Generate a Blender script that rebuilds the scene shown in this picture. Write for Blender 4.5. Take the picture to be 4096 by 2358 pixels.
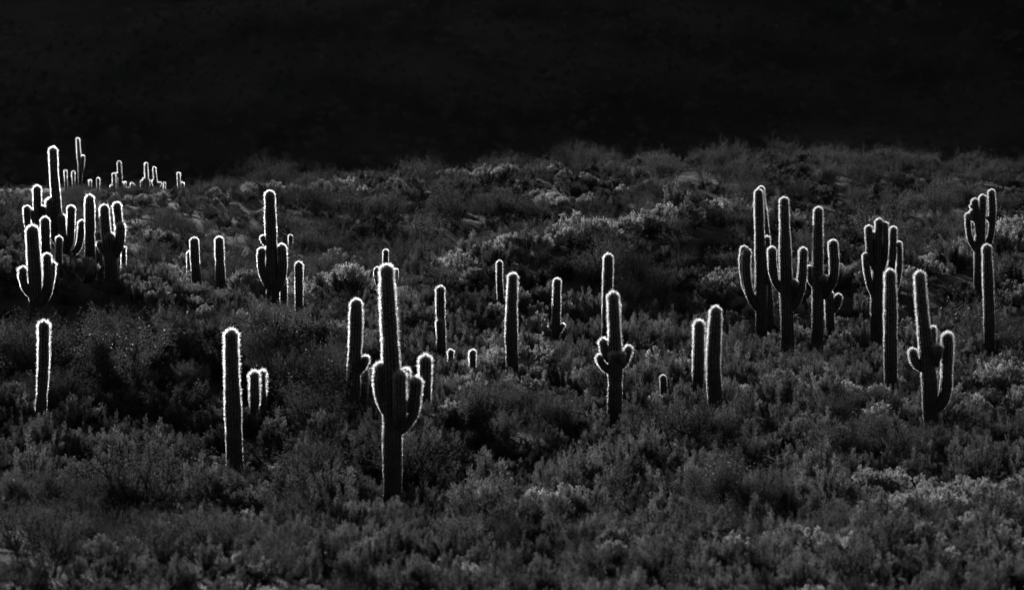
import bpy, math, random
import numpy as np
from mathutils import Vector, Matrix

for o in list(bpy.data.objects):
    bpy.data.objects.remove(o)
SC = bpy.context.scene
C = SC.collection
R = math.radians

# ------------------------------------------------------------------ camera
FW, FH = 4096.0, 2358.0
HFOV = R(20.0)
FPX = FW / 2 / math.tan(HFOV / 2)           # focal length in photo pixels
cam_d = bpy.data.cameras.new('camera')
cam_d.sensor_width = 36.0
cam_d.angle = HFOV
cam_d.clip_start = 0.1
cam_d.clip_end = 5000
cam_d.dof.use_dof = True
cam_d.dof.focus_distance = 106.0
cam_d.dof.aperture_fstop = 1.5
cam = bpy.data.objects.new('camera', cam_d)
cam.rotation_euler = (R(90), 0, 0)
C.objects.link(cam)
SC.camera = cam

# ------------------------------------------------------------------ sky + sun
SUN_EL, SUN_AZ = R(15.0), R(-17.5)          # azimuth measured from +Y (view direction), minus = to the left
sun_dir = Vector((math.sin(SUN_AZ) * math.cos(SUN_EL), math.cos(SUN_AZ) * math.cos(SUN_EL), math.sin(SUN_EL)))
W = bpy.data.worlds.new('World')
SC.world = W
W.use_nodes = True
nt = W.node_tree
nt.nodes.clear()
wo = nt.nodes.new('ShaderNodeOutputWorld')
bg = nt.nodes.new('ShaderNodeBackground')
sky = nt.nodes.new('ShaderNodeTexSky')
sky.sky_type = 'NISHITA'
sky.sun_disc = False
sky.sun_elevation = SUN_EL
sky.sun_rotation = SUN_AZ
bwn = nt.nodes.new('ShaderNodeRGBToBW')      # a black-and-white photograph
nt.links.new(sky.outputs[0], bwn.inputs[0])
nt.links.new(bwn.outputs[0], bg.inputs[0])
bg.inputs[1].default_value = 0.05
nt.links.new(bg.outputs[0], wo.inputs[0])
sl = bpy.data.lights.new('sun', 'SUN')
sl.energy = 5.0
sl.angle = R(0.5)
sl.color = (1, 1, 1)
sun = bpy.data.objects.new('sun', sl)
sun.rotation_euler = sun_dir.to_track_quat('Z', 'Y').to_euler()
sun.location = (0, 0, 60)
C.objects.link(sun)

SC.view_settings.view_transform = 'Standard'
SC.view_settings.look = 'None'
SC.view_settings.gamma = 1.0
SC.view_settings.exposure = 0.35
SC.view_settings.use_curve_mapping = False
SC.cycles.use_denoising = True
SC.cycles.max_bounces = 5
SC.cycles.diffuse_bounces = 2
SC.cycles.glossy_bounces = 2
SC.cycles.transmission_bounces = 3
SC.cycles.volume_bounces = 0
SC.cycles.caustics_reflective = False
SC.cycles.caustics_refractive = False
SC.cycles.sample_clamp_indirect = 2.0
SC.cycles.sample_clamp_direct = 12.0

RNG = np.random.default_rng(7)
random.seed(7)

# ------------------------------------------------------------------ materials (neutral greys: the photograph is monochrome)
def mat(name):
    m = bpy.data.materials.new(name)
    m.use_nodes = True
    m.node_tree.nodes.clear()
    return m, m.node_tree.nodes, m.node_tree.links

def noise_ramp(n, l, scale, c0, c1, detail=4, coord='Object', lo=0.35, hi=0.65):
    tc = n.new('ShaderNodeTexCoord')
    no = n.new('ShaderNodeTexNoise')
    no.inputs['Scale'].default_value = scale
    no.inputs['Detail'].default_value = detail
    l.new(tc.outputs[coord], no.inputs['Vector'])
    cr = n.new('ShaderNodeValToRGB')
    cr.color_ramp.elements[0].position = lo
    cr.color_ramp.elements[1].position = hi
    cr.color_ramp.elements[0].color = (c0, c0, c0, 1)
    cr.color_ramp.elements[1].color = (c1, c1, c1, 1)
    l.new(no.outputs['Fac'], cr.inputs['Fac'])
    return no, cr

def ground_mat():
    m, n, l = mat('desert_soil')
    out = n.new('ShaderNodeOutputMaterial')
    b = n.new('ShaderNodeBsdfPrincipled')
    b.inputs['Roughness'].default_value = 0.95
    b.inputs['Specular IOR Level'].default_value = 0.1
    no, cr = noise_ramp(n, l, 0.6, 0.018, 0.042, 8)
    no2, _ = noise_ramp(n, l, 9.0, 0, 1, 6)
    bp = n.new('ShaderNodeBump')
    bp.inputs['Strength'].default_value = 0.9
    bp.inputs['Distance'].default_value = 0.08
    l.new(no2.outputs['Fac'], bp.inputs['Height'])
    l.new(bp.outputs[0], b.inputs['Normal'])
    l.new(cr.outputs[0], b.inputs['Base Color'])
    l.new(b.outputs[0], out.inputs[0])
    return m

def rock_mat():
    m, n, l = mat('mountain_rock')
    out = n.new('ShaderNodeOutputMaterial')
    b = n.new('ShaderNodeBsdfPrincipled')
    b.inputs['Roughness'].default_value = 1.0
    b.inputs['Specular IOR Level'].default_value = 0.0
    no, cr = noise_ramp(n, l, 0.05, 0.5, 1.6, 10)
    no2, cr2 = noise_ramp(n, l, 0.011, 0.003, 0.026, 2, lo=0.38, hi=0.62)  # broad blotches paint soft dark shading into the rock colour
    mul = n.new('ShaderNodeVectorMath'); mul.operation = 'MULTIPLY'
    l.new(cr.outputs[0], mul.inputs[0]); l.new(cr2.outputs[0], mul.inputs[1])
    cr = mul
    l.new(cr.outputs[0], b.inputs['Base Color'])
    l.new(b.outputs[0], out.inputs[0])
    return m

def skin_mat():
    m, n, l = mat('saguaro_skin')
    out = n.new('ShaderNodeOutputMaterial')
    b = n.new('ShaderNodeBsdfPrincipled')
    b.inputs['Roughness'].default_value = 0.7
    b.inputs['Specular IOR Level'].default_value = 0.15
    no, cr = noise_ramp(n, l, 3.0, 0.012, 0.032, 6)
    l.new(cr.outputs[0], b.inputs['Base Color'])
    l.new(b.outputs[0], out.inputs[0])
    return m

def spine_mat():
    m, n, l = mat('pale_spine')
    out = n.new('ShaderNodeOutputMaterial')
    t = n.new('ShaderNodeBsdfTranslucent')
    t.inputs[0].default_value = (0.9, 0.9, 0.9, 1)
    g = n.new('ShaderNodeBsdfRefraction')
    g.inputs['Color'].default_value = (0.95, 0.95, 0.95, 1)
    g.inputs['Roughness'].default_value = 0.75
    g.inputs['IOR'].default_value = 1.4
    mx = n.new('ShaderNodeMixShader')
    mx.inputs[0].default_value = 0.5
    l.new(t.outputs[0], mx.inputs[1])
    l.new(g.outputs[0], mx.inputs[2])
    l.new(mx.outputs[0], out.inputs[0])
    return m

def leaf_mat(name, c0, c1, trans, gloss, rough=0.3):
    m, n, l = mat(name)
    out = n.new('ShaderNodeOutputMaterial')
    no, cr = noise_ramp(n, l, 2.5, c0, c1, 3)
    oi = n.new('ShaderNodeObjectInfo')
    mr = n.new('ShaderNodeMapRange')
    mr.inputs['To Min'].default_value = 0.45
    mr.inputs['To Max'].default_value = 1.5
    l.new(oi.outputs['Random'], mr.inputs['Value'])
    mul = n.new('ShaderNodeVectorMath'); mul.operation = 'SCALE'
    l.new(cr.outputs[0], mul.inputs[0])
    l.new(mr.outputs[0], mul.inputs['Scale'])
    d = n.new('ShaderNodeBsdfDiffuse')
    t = n.new('ShaderNodeBsdfTranslucent')
    l.new(mul.outputs[0], d.inputs[0])
    l.new(mul.outputs[0], t.inputs[0])
    mx = n.new('ShaderNodeMixShader')
    mx.inputs[0].default_value = trans
    l.new(d.outputs[0], mx.inputs[1]); l.new(t.outputs[0], mx.inputs[2])
    g = n.new('ShaderNodeBsdfGlossy')
    g.inputs['Roughness'].default_value = rough
    g.inputs['Color'].default_value = (0.8, 0.8, 0.8, 1)
    m2 = n.new('ShaderNodeMixShader')
    m2.inputs[0].default_value = gloss
    l.new(mx.outputs[0], m2.inputs[1]); l.new(g.outputs[0], m2.inputs[2])
    l.new(m2.outputs[0], out.inputs[0])
    return m

def stem_mat():
    m, n, l = mat('dark_bark')
    out = n.new('ShaderNodeOutputMaterial')
    b = n.new('ShaderNodeBsdfPrincipled')
    b.inputs['Roughness'].default_value = 0.9
    b.inputs['Specular IOR Level'].default_value = 0.1
    no, cr = noise_ramp(n, l, 6.0, 0.015, 0.04, 3)
    l.new(cr.outputs[0], b.inputs['Base Color'])
    l.new(b.outputs[0], out.inputs[0])
    return m

M_GROUND, M_ROCK, M_SKIN, M_SPINE, M_STEM = ground_mat(), rock_mat(), skin_mat(), spine_mat(), stem_mat()
M_PALE = leaf_mat('pale_leaf', 0.18, 0.38, 0.68, 0.015, 0.4)
M_BURS = leaf_mat('bursage_leaf', 0.027, 0.09, 0.68, 0.01, 0.4)
M_CREO = leaf_mat('creosote_leaf', 0.045, 0.11, 0.6, 0.05, 0.32)
M_TWIG = leaf_mat('twiggy_leaf', 0.045, 0.11, 0.6, 0.012, 0.4)
M_BROOM = leaf_mat('broom_leaf', 0.042, 0.15, 0.68, 0.012, 0.4)

# ------------------------------------------------------------------ helpers
def px(u, v, d):
    """photo pixel -> point at distance d along the view axis"""
    return Vector(((u - FW / 2) / FPX * d, d, -(v - FH / 2) / FPX * d))

def mesh_np(name, V, F3=None, F4=None, m=None, smooth=False):
    V = np.asarray(V, dtype=np.float32).reshape(-1, 3)
    me = bpy.data.meshes.new(name)
    F3 = np.zeros((0, 3), np.int32) if F3 is None else np.asarray(F3, np.int32).reshape(-1, 3)
    F4 = np.zeros((0, 4), np.int32) if F4 is None else np.asarray(F4, np.int32).reshape(-1, 4)
    me.vertices.add(len(V)); me.vertices.foreach_set('co', V.ravel())
    nl = F3.size + F4.size
    me.loops.add(nl)
    me.loops.foreach_set('vertex_index', np.concatenate([F3.ravel(), F4.ravel()]).astype(np.int32))
    me.polygons.add(len(F3) + len(F4))
    st = np.concatenate([np.arange(len(F3)) * 3, F3.size + np.arange(len(F4)) * 4]).astype(np.int32)
    me.polygons.foreach_set('loop_start', st)
    if smooth:
        me.polygons.foreach_set('use_smooth', np.ones(len(F3) + len(F4), bool))
    me.update(calc_edges=True)
    if m: me.materials.append(m)
    return me

def obj(name, me, parent=None, loc=None):
    o = bpy.data.objects.new(name, me)
    C.objects.link(o)
    if parent: o.parent = parent
    if loc is not None: o.location = loc
    return o

def tag(o, label=None, cat=None, group=None, kind=None):
    if label: o['label'] = label
    if cat: o['category'] = cat
    if group: o['group'] = group
    if kind: o['kind'] = kind

# ------------------------------------------------------------------ saguaros, traced: column points are (x, y, width) in a zoomed window, tip first
Z1 = (0.5632, 0, 500); Z2 = (0.4806, 680, 700); Z3 = (0.6523, 800, 1100); Z4 = (0.5495, 1900, 900)
Z5 = (0.5495, 2850, 650); Z6 = (0.7558, 3350, 650); Z7 = (0.7607, 0, 1250); Z8 = (0.4121, 1400, 960)
Z9 = (0.4121, 3350, 750); Z10 = (0.3434, 3800, 720); Z11 = (0.20553, 240, 540)
# (window, distance, visible base y in the window, columns, label, short name)
SAG = [
 # centre hero
 (Z8, 64, 2490, [
   ('t', [(352,240,105),(355,300,118),(362,500,130),(375,760,145),(388,1000,155),(400,1240,165),(405,1500,172),(408,1800,180),(412,2100,185),(415,2490,182)], 0),
   ('a', [(294,1190,100),(282,1300,108),(281,1390,110),(294,1500,106),(314,1590,98),(345,1660,88),(390,1715,75)], .05),
   ('a', [(492,1262,105),(490,1400,118),(492,1560,124),(494,1690,118),(480,1770,95),(440,1820,70)], -.34),
   ('a', [(530,1250,60),(540,1340,70),(535,1450,70),(500,1560,60),(450,1640,60)], .28),
   ('a', [(638,1325,108),(637,1420,122),(626,1530,130),(592,1690,134),(522,1805,120),(440,1860,95)], -.05)],
  'tall saguaro with three thick arms hugging its trunk and a bare lower stem', 'the tall saguaro with three thick arms'),
 (Z8, 78, 1560, [('t', [(730,1115,100),(730,1200,110),(730,1400,114),(728,1600,114)], 0)],
  'short bristly saguaro stub just behind the right arm of the tall three-armed saguaro', 'the short bristly saguaro stub'),
 (Z8, 122, 480, [
   ('t', [(347,88,46),(346,140,48),(345,220,56),(350,320,66),(352,520,72)], 0),
   ('a', [(264,260,52),(258,330,56),(268,400,54),(300,460,50),(340,490,44)], 0),
   ('a', [(440,275,48),(442,330,50),(435,400,48),(400,460,44),(365,490,40)], 0)],
  'far saguaro with thin necked top and two short arms behind the tall three-armed one', 'the far saguaro with a thin necked top'),
 # E, young ones
 (Z8, 98, 1090, [
   ('t', [(876,443,72),(876,520,76),(878,700,84),(884,900,90),(884,1090,90)], 0),
   ('a', [(870,762,64),(872,830,68),(874,920,66),(880,1010,50)], -.12)],
  'slim saguaro with a short arm pressed flat against its front', 'the slim saguaro with an arm pressed to its front'),
 (Z8, 95, 1150, [('t', [(977,1058,54),(977,1110,58),(977,1170,58)], 0)],
  'knee-high young saguaro whose middle is hidden by twigs, next to slim one-armed saguaro', 'the knee-high young saguaro'),
 (Z8, 92, 1215, [('t', [(1190,1062,54),(1190,1120,60),(1190,1230,60)], 0)],
  'young saguaro stump with a pale scar down its face among open shrubs', 'the young scarred saguaro stump'),
 # B + small pair
 (Z3, 68, 1170, [('t', [(190,332,66),(191,400,74),(195,600,86),(203,850,98),(213,1170,102)], 0)],
  'single armless saguaro column with a sharply glowing tip beside two small stubs', 'the single armless column'),
 (Z3, 78, 830, [('t', [(332,590,48),(334,680,56),(335,830,64)], 0)],
  'small dark saguaro stub, wider of the touching pair of stubs', 'the pair of small stubs'),
 (Z3, 79, 800, [('t', [(380,588,36),(383,680,38),(386,810,40)], 0)],
  'narrow saguaro stub tucked behind the wider stub', 'the narrow stub'),
 # D
 (Z3, 80, 760, [
   ('t', [(958,147,64),(957,220,72),(953,400,76),(945,550,82),(938,780,84)], 0),
   ('a', [(1012,492,42),(1010,530,52),(990,570,55),(955,600,50)], -.06)],
  'saguaro column with one stubby arm bud on its right flank', 'the column with one stubby arm bud'),
 (Z3, 84, 760, [('t', [(1008,575,40),(1008,640,44),(1005,770,46)], 0)],
  'dim half-hidden saguaro stub behind the column with one arm bud', 'the dim half-hidden stub'),
 # left edge
 (Z7, 74, 530, [('t', [(230,42,54),(230,120,56),(228,280,54),(220,420,56),(214,540,60)], 0)],
  'lone slender saguaro column rising from dark creosote under the left hillock', 'the lone slender column'),
 (Z1, 92, 1380, [
   ('t', [(228,712,70),(230,790,86),(240,950,92),(250,1150,94),(255,1400,92)], 0),
   ('a', [(164,1005,50),(160,1060,60),(172,1130,58),(200,1185,50),(240,1220,45)], 0),
   ('a', [(335,912,52),(336,980,58),(340,1060,66),(338,1160,74),(315,1230,70),(270,1275,60)], -.05),
   ('a', [(370,975,28),(368,1060,30),(355,1160,34),(320,1230,34)], .15)],
  'thick saguaro with one short and one longer upcurved arm below the hillock crest', 'the thick two-armed saguaro'),
 # group on the hillock
 (Z1, 106, 850, [
   ('t', [(262,430,50),(264,500,54),(264,620,56),(260,850,60)], 0),
   ('a', [(192,572,46),(192,640,48),(200,720,48),(235,790,44)], 0),
   ('a', [(232,603,26),(234,660,28),(250,720,28)], -.05),
   ('a', [(300,573,40),(302,640,42),(295,720,42),(268,780,38)], .05)],
  'three-headed saguaro with rounded shoulders behind the thick two-armed saguaro', 'the three-headed saguaro'),
 (Z1, 100, 870, [('t', [(320,650,56),(320,700,62),(322,780,66),(326,880,68)], 0)],
  'smooth armless stub between the three-headed and the towering candelabra saguaros', 'the smooth armless stub on the hillock'),
 (Z1, 106, 920, [
   ('t', [(376,157,50),(378,220,54),(384,360,56),(396,500,60),(410,650,66),(432,780,72),(450,930,76)], 0),
   ('a', [(366,514,48),(362,580,54),(366,680,54),(385,780,52),(430,850,48)], -.12),
   ('a', [(340,520,32),(336,600,34),(345,700,36),(370,790,38),(425,860,40)], .12),
   ('a', [(445,634,50),(447,700,54),(452,800,56),(455,890,50)], -.24),
   ('a', [(508,571,52),(508,640,56),(505,740,54),(498,830,50),(470,900,48)], -.1),
   ('a', [(582,674,46),(578,740,48),(568,820,48),(545,885,46),(490,925,44)], 0)],
  'towering leaning candelabra saguaro with a long bare top and five arms on the hillock', 'the towering candelabra saguaro'),
 (Z1, 97, 930, [('t', [(420,788,42),(418,840,46),(416,950,48)], 0)],
  'small fuzzy young saguaro in front of the towering candelabra', 'the small fuzzy young saguaro'),
 (Z1, 102, 945, [('t', [(635,496,56),(636,560,62),(638,720,68),(640,960,76)], 0)],
  'straight armless saguaro column between the two candelabra saguaros', 'the straight column between the candelabras'),
 (Z1, 96, 1060, [
   ('t', [(740,566,54),(742,640,60),(752,760,66),(768,860,80),(782,940,88),(790,1080,86)], 0),
   ('a', [(822,547,50),(828,620,54),(834,700,54),(826,800,52),(800,880,50)], .22),
   ('a', [(856,691,58),(856,760,66),(850,840,68),(830,900,62),(795,950,55)], -.04),
   ('a', [(708,824,34),(706,850,38),(724,890,40),(760,930,40)], 0),
   ('a', [(785,765,62),(787,840,66),(787,920,60)], -.22)],
  'squat candelabra saguaro with five blunt arms on a tapering trunk', 'the squat candelabra saguaro'),
 (Z1, 100, 1000, [('t', [(700,753,40),(703,820,44),(706,1010,48)], 0)],
  'dim narrow saguaro stub behind the squat candelabra, on the straight column side', 'the dim stub behind the squat candelabra'),
 (Z1, 101, 985, [('t', [(878,862,30),(878,910,32),(877,1000,34)], 0)],
  'mostly hidden small saguaro behind the right arm of the squat candelabra', 'the mostly hidden small saguaro'),
 # slope pair etc.
 (Z2, 115, 900, [('t', [(200,517,62),(202,580,68),(208,720,74),(222,910,84)], 0)],
  'armless saguaro column, brighter of the close pair on the dark slope', 'the close pair of columns'),
 (Z2, 117, 885, [('t', [(160,632,38),(160,690,42),(166,890,46)], 0)],
  'thin saguaro edging out from behind the brighter column of the pair', 'the thin column of the close pair'),
 (Z2, 112, 955, [('t', [(408,511,60),(410,580,68),(415,720,76),(422,970,88)], 0)],
  'armless saguaro with a domed tip between the close pair and the goblet-armed saguaro', 'the domed armless saguaro'),
 (Z2, 100, 1065, [
   ('t', [(829,130,70),(831,210,82),(835,360,88),(841,520,92),(846,700,98),(852,880,108),(860,1080,108)], 0),
   ('a', [(767,602,58),(758,680,68),(764,770,70),(785,850,68),(825,930,62)], 0),
   ('a', [(776,501,40),(773,540,42),(800,575,40)], 0),
   ('a', [(928,572,66),(932,650,74),(937,760,80),(925,860,82),(890,945,76),(855,985,60)], -.04)],
  'tall saguaro with two goblet-like arms and a round bud on its trunk', 'the goblet-armed saguaro'),
 (Z2, 103, 1100, [('t', [(945,850,54),(946,930,58),(945,1120,60)], 0)],
  'short saguaro stub showing below the right arm of the goblet-armed saguaro', 'the stub below the goblet arm'),
 (Z2, 99, 1130, [('t', [(1070,720,56),(1072,780,64),(1073,920,68),(1075,1140,66)], 0)],
  'narrow column saguaro lit on one flank, beside the goblet-armed saguaro', 'the narrow column by the goblet-armed one'),
 (Z2, 150, 575, [('t', [(1003,496,34),(1003,540,36),(1003,610,36)], 0)],
  'tiny young saguaro alone in the dark scrub above the narrow column', 'the tiny young saguaro'),
 (Z2, 86, 1400, [('t', [(785,1290,52),(785,1350,56),(785,1430,58)], 0)],
  'shadowed young saguaro almost lost inside a twiggy creosote', 'the young saguaro lost in the creosote'),
 (Z2, 87, 1330, [('t', [(1022,1300,40),(1022,1340,44),(1022,1420,46)], 0)],
  'barely visible saguaro tip poking out of creosote twigs', 'the barely visible saguaro tip'),
 # middle
 (Z4, 110, 545, [('t', [(178,257,38),(177,310,42),(179,420,44),(188,560,48)], 0)],
  'thin farther saguaro column behind the stout leaning column', 'the thin farther column'),
 (Z4, 90, 1040, [('t', [(275,350,54),(273,420,62),(266,600,76),(264,820,90),(272,1050,92)], 0)],
  'stout armless saguaro column swelling towards its foot', 'the stout armless column'),
 (Z4, 104, 840, [
   ('t', [(597,386,48),(596,450,54),(592,600,58),(588,850,66)], 0),
   ('a', [(635,716,30),(634,745,34),(612,775,36)], -.05),
   ('a', [(550,716,22),(550,740,26),(570,765,28)], 0)],
  'saguaro column with two tiny arm buds low on its sides', 'the column with two tiny buds'),
 (Z4, 100, 800, [
   ('t', [(970,208,58),(969,280,66),(966,450,74),(962,820,82)], 0),
   ('a', [(1045,576,24),(1046,610,28),(1035,640,28),(1000,660,30)], .05)],
  'pale tall column saguaro standing behind the saguaro with a ruff of short arms', 'the tall column behind the ruffed saguaro'),
 (Z4, 77, 1360, [
   ('t', [(1003,488,62),(1006,560,72),(1012,700,82),(1018,900,96),(1020,1100,106),(1016,1390,108)], 0),
   ('a', [(930,824,50),(934,870,60),(948,930,62),(985,985,60)], .02),
   ('a', [(903,943,46),(912,985,56),(940,1030,58),(985,1060,56)], -.04),
   ('a', [(1114,878,50),(1112,930,58),(1090,990,60),(1040,1040,58)], -.02),
   ('a', [(1058,925,52),(1060,970,62),(1045,1025,60)], -.28),
   ('a', [(1000,928,46),(1000,965,54),(1005,1010,54)], -.3)],
  'saguaro with a ruff of five short round arms halfway up its trunk', 'the saguaro with a ruff of short arms'),
 (Z4, 81, 1205, [('t', [(1367,1083,46),(1370,1130,52),(1375,1230,54)], 0)],
  'small crooked dead-looking saguaro stump in low brush', 'the small crooked stump'),
 (Z4, 85, 1125, [('t', [(1628,694,62),(1630,760,74),(1628,900,80),(1624,1135,82)], 0)],
  'shorter of two neighbouring armless saguaros with bright rounded tips', 'the shorter of two neighbours'),
 (Z4, 79, 1310, [('t', [(1752,592,68),(1750,660,80),(1742,820,90),(1734,1000,104),(1740,1160,106),(1752,1320,102)], 0)],
  'taller of two neighbouring armless saguaros, bowed along its length', 'the taller bowed neighbour'),
 # right trio
 (Z5, 105, 1270, [
   ('t', [(334,194,52),(336,270,60),(340,420,64),(346,620,72),(352,850,84),(354,1290,86)], 0),
   ('a', [(252,626,52),(246,700,60),(246,800,62),(262,930,64),(300,1020,60),(345,1070,55)], -.04),
   ('a', [(232,606,48),(224,690,54),(228,800,54),(250,920,56),(300,1000,55),(340,1040,50)], .14),
   ('a', [(398,536,36),(402,620,40),(402,760,44),(385,880,48)], .1)],
  'tall saguaro with a doubled long arm on the outer side of the trio', 'the trio saguaro with a doubled arm'),
 (Z5, 109, 1230, [('t', [(350,174,40),(358,260,46),(374,420,56),(386,600,64),(396,900,72),(420,1240,74)], 0)],
  'leaning saguaro trunk peeking out behind the doubled-arm saguaro', 'the leaning trunk behind the trio'),
 (Z5, 98, 1390, [
   ('t', [(521,252,54),(521,330,62),(525,480,70),(530,700,86),(536,880,98),(541,1050,100),(546,1400,98)], 0),
   ('a', [(433,612,52),(433,690,60),(440,790,64),(460,870,60),(505,925,52)], 0),
   ('a', [(660,618,56),(658,700,62),(652,820,64),(632,940,74),(598,1030,70),(555,1065,60)], -.02),
   ('a', [(590,852,48),(588,900,58),(575,965,58)], -.26)],
  'middle saguaro of the trio with two matching upcurved arms', 'the middle trio saguaro'),
 (Z5, 100, 1355, [
   ('t', [(769,324,56),(768,400,64),(767,560,68),(766,800,78),(764,1080,86),(763,1370,86)], 0),
   ('a', [(874,562,58),(878,640,66),(884,740,70),(874,850,72),(835,930,66),(785,980,58)], -.05),
   ('a', [(706,750,34),(704,800,38),(712,860,40),(745,900,38)], .1),
   ('a', [(803,818,46),(803,870,52),(790,940,52)], -.24)],
  'trio saguaro with one high hooked arm rising beside its trunk', 'the trio saguaro with one hooked arm'),
 (Z5, 106, 1195, [
   ('t', [(845,930,62),(850,1000,68),(855,1210,72)], 0),
   ('a', [(916,952,52),(914,1000,56),(898,1050,56),(862,1085,50)], 0)],
  'low saguaro with a curled fist-like arm behind the hook-armed saguaro', 'the low saguaro with a curled arm'),
 # candelabra T
 (Z9, 103, 1500, [
   ('t', [(402,302,62),(402,370,70),(400,520,80),(395,700,95),(385,900,112),(380,1150,122),(378,1540,120)], 0),
   ('a', [(302,366,62),(303,440,70),(310,560,76),(325,700,76),(370,790,70)], 0),
   ('a', [(342,428,40),(348,500,42),(352,600,44),(370,700,44)], .14),
   ('a', [(460,338,42),(464,420,50),(464,560,56),(450,700,60),(410,820,60)], -.1),
   ('a', [(540,378,62),(538,450,68),(534,600,76),(520,760,78),(480,880,74),(410,970,66)], -.04),
   ('a', [(592,524,46),(600,600,56),(602,720,58),(592,850,58),(560,980,58),(490,1080,56),(410,1140,52)], .06),
   ('a', [(268,634,50),(272,720,62),(290,840,66),(315,960,64),(350,1050,60),(390,1100,50)], -.08)],
  'crowded candelabra saguaro with seven finger-like heads on one trunk', 'the seven-headed candelabra'),
 (Z6, 86, 1165, [('t', [(277,566,46),(278,620,56),(280,760,64),(280,920,70),(283,1180,70)], 0)],
  'plain column saguaro in front of the seven-headed candelabra', 'the plain column before the candelabra'),
 (Z6, 76, 1385, [
   ('t', [(433,576,44),(437,640,50),(447,780,58),(462,920,70),(476,1040,80),(488,1200,84),(496,1400,80)], 0),
   ('a', [(397,984,38),(400,1020,48),(418,1065,48),(455,1090,44)], 0),
   ('a', [(580,897,50),(580,960,60),(577,1100,62),(570,1210,64),(545,1280,58),(505,1310,48)], -.04),
   ('a', [(522,966,54),(522,1010,60),(512,1070,54)], -.28),
   ('a', [(506,868,30),(509,920,34),(505,1000,36),(480,1050,36)], .16)],
  'saguaro with a tapering leaning top, a small left nub and one tall straight arm', 'the leaning saguaro with one straight arm'),
 (Z10, 100, 2010, [('t', [(428,748,92),(430,830,104),(436,1000,112),(445,1250,122),(455,1600,128),(458,2020,128)], 0)],
  'slim column saguaro in front of the crested fan-armed saguaro', 'the slim column before the fan-armed saguaro'),
 (Z10, 114, 1290, [
   ('t', [(380,172,72),(378,250,80),(370,400,90),(358,560,105),(345,720,120),(335,900,118),(338,1300,120)], 0),
   ('a', [(475,110,70),(482,200,80),(488,350,86),(485,500,84),(470,640,80),(430,760,76),(360,840,70)], -.06),
   ('a', [(280,215,70),(285,270,76),(300,380,80),(318,520,80),(335,660,76)], -.1),
   ('a', [(244,290,34),(256,312,36),(290,335,36)], -.1),
   ('a', [(246,352,50),(252,390,52),(290,430,52)], -.16),
   ('a', [(222,425,34),(236,446,36),(290,475,36)], -.16),
   ('a', [(205,385,54),(208,460,62),(215,580,64),(240,700,64),(285,790,60),(330,850,54)], 0),
   ('a', [(432,420,36),(440,450,40),(470,480,40)], -.06)],
  'fan-shaped saguaro with knobbly crested shoulder and tall straight right arm', 'the fan-shaped crested saguaro'),
]
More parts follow.
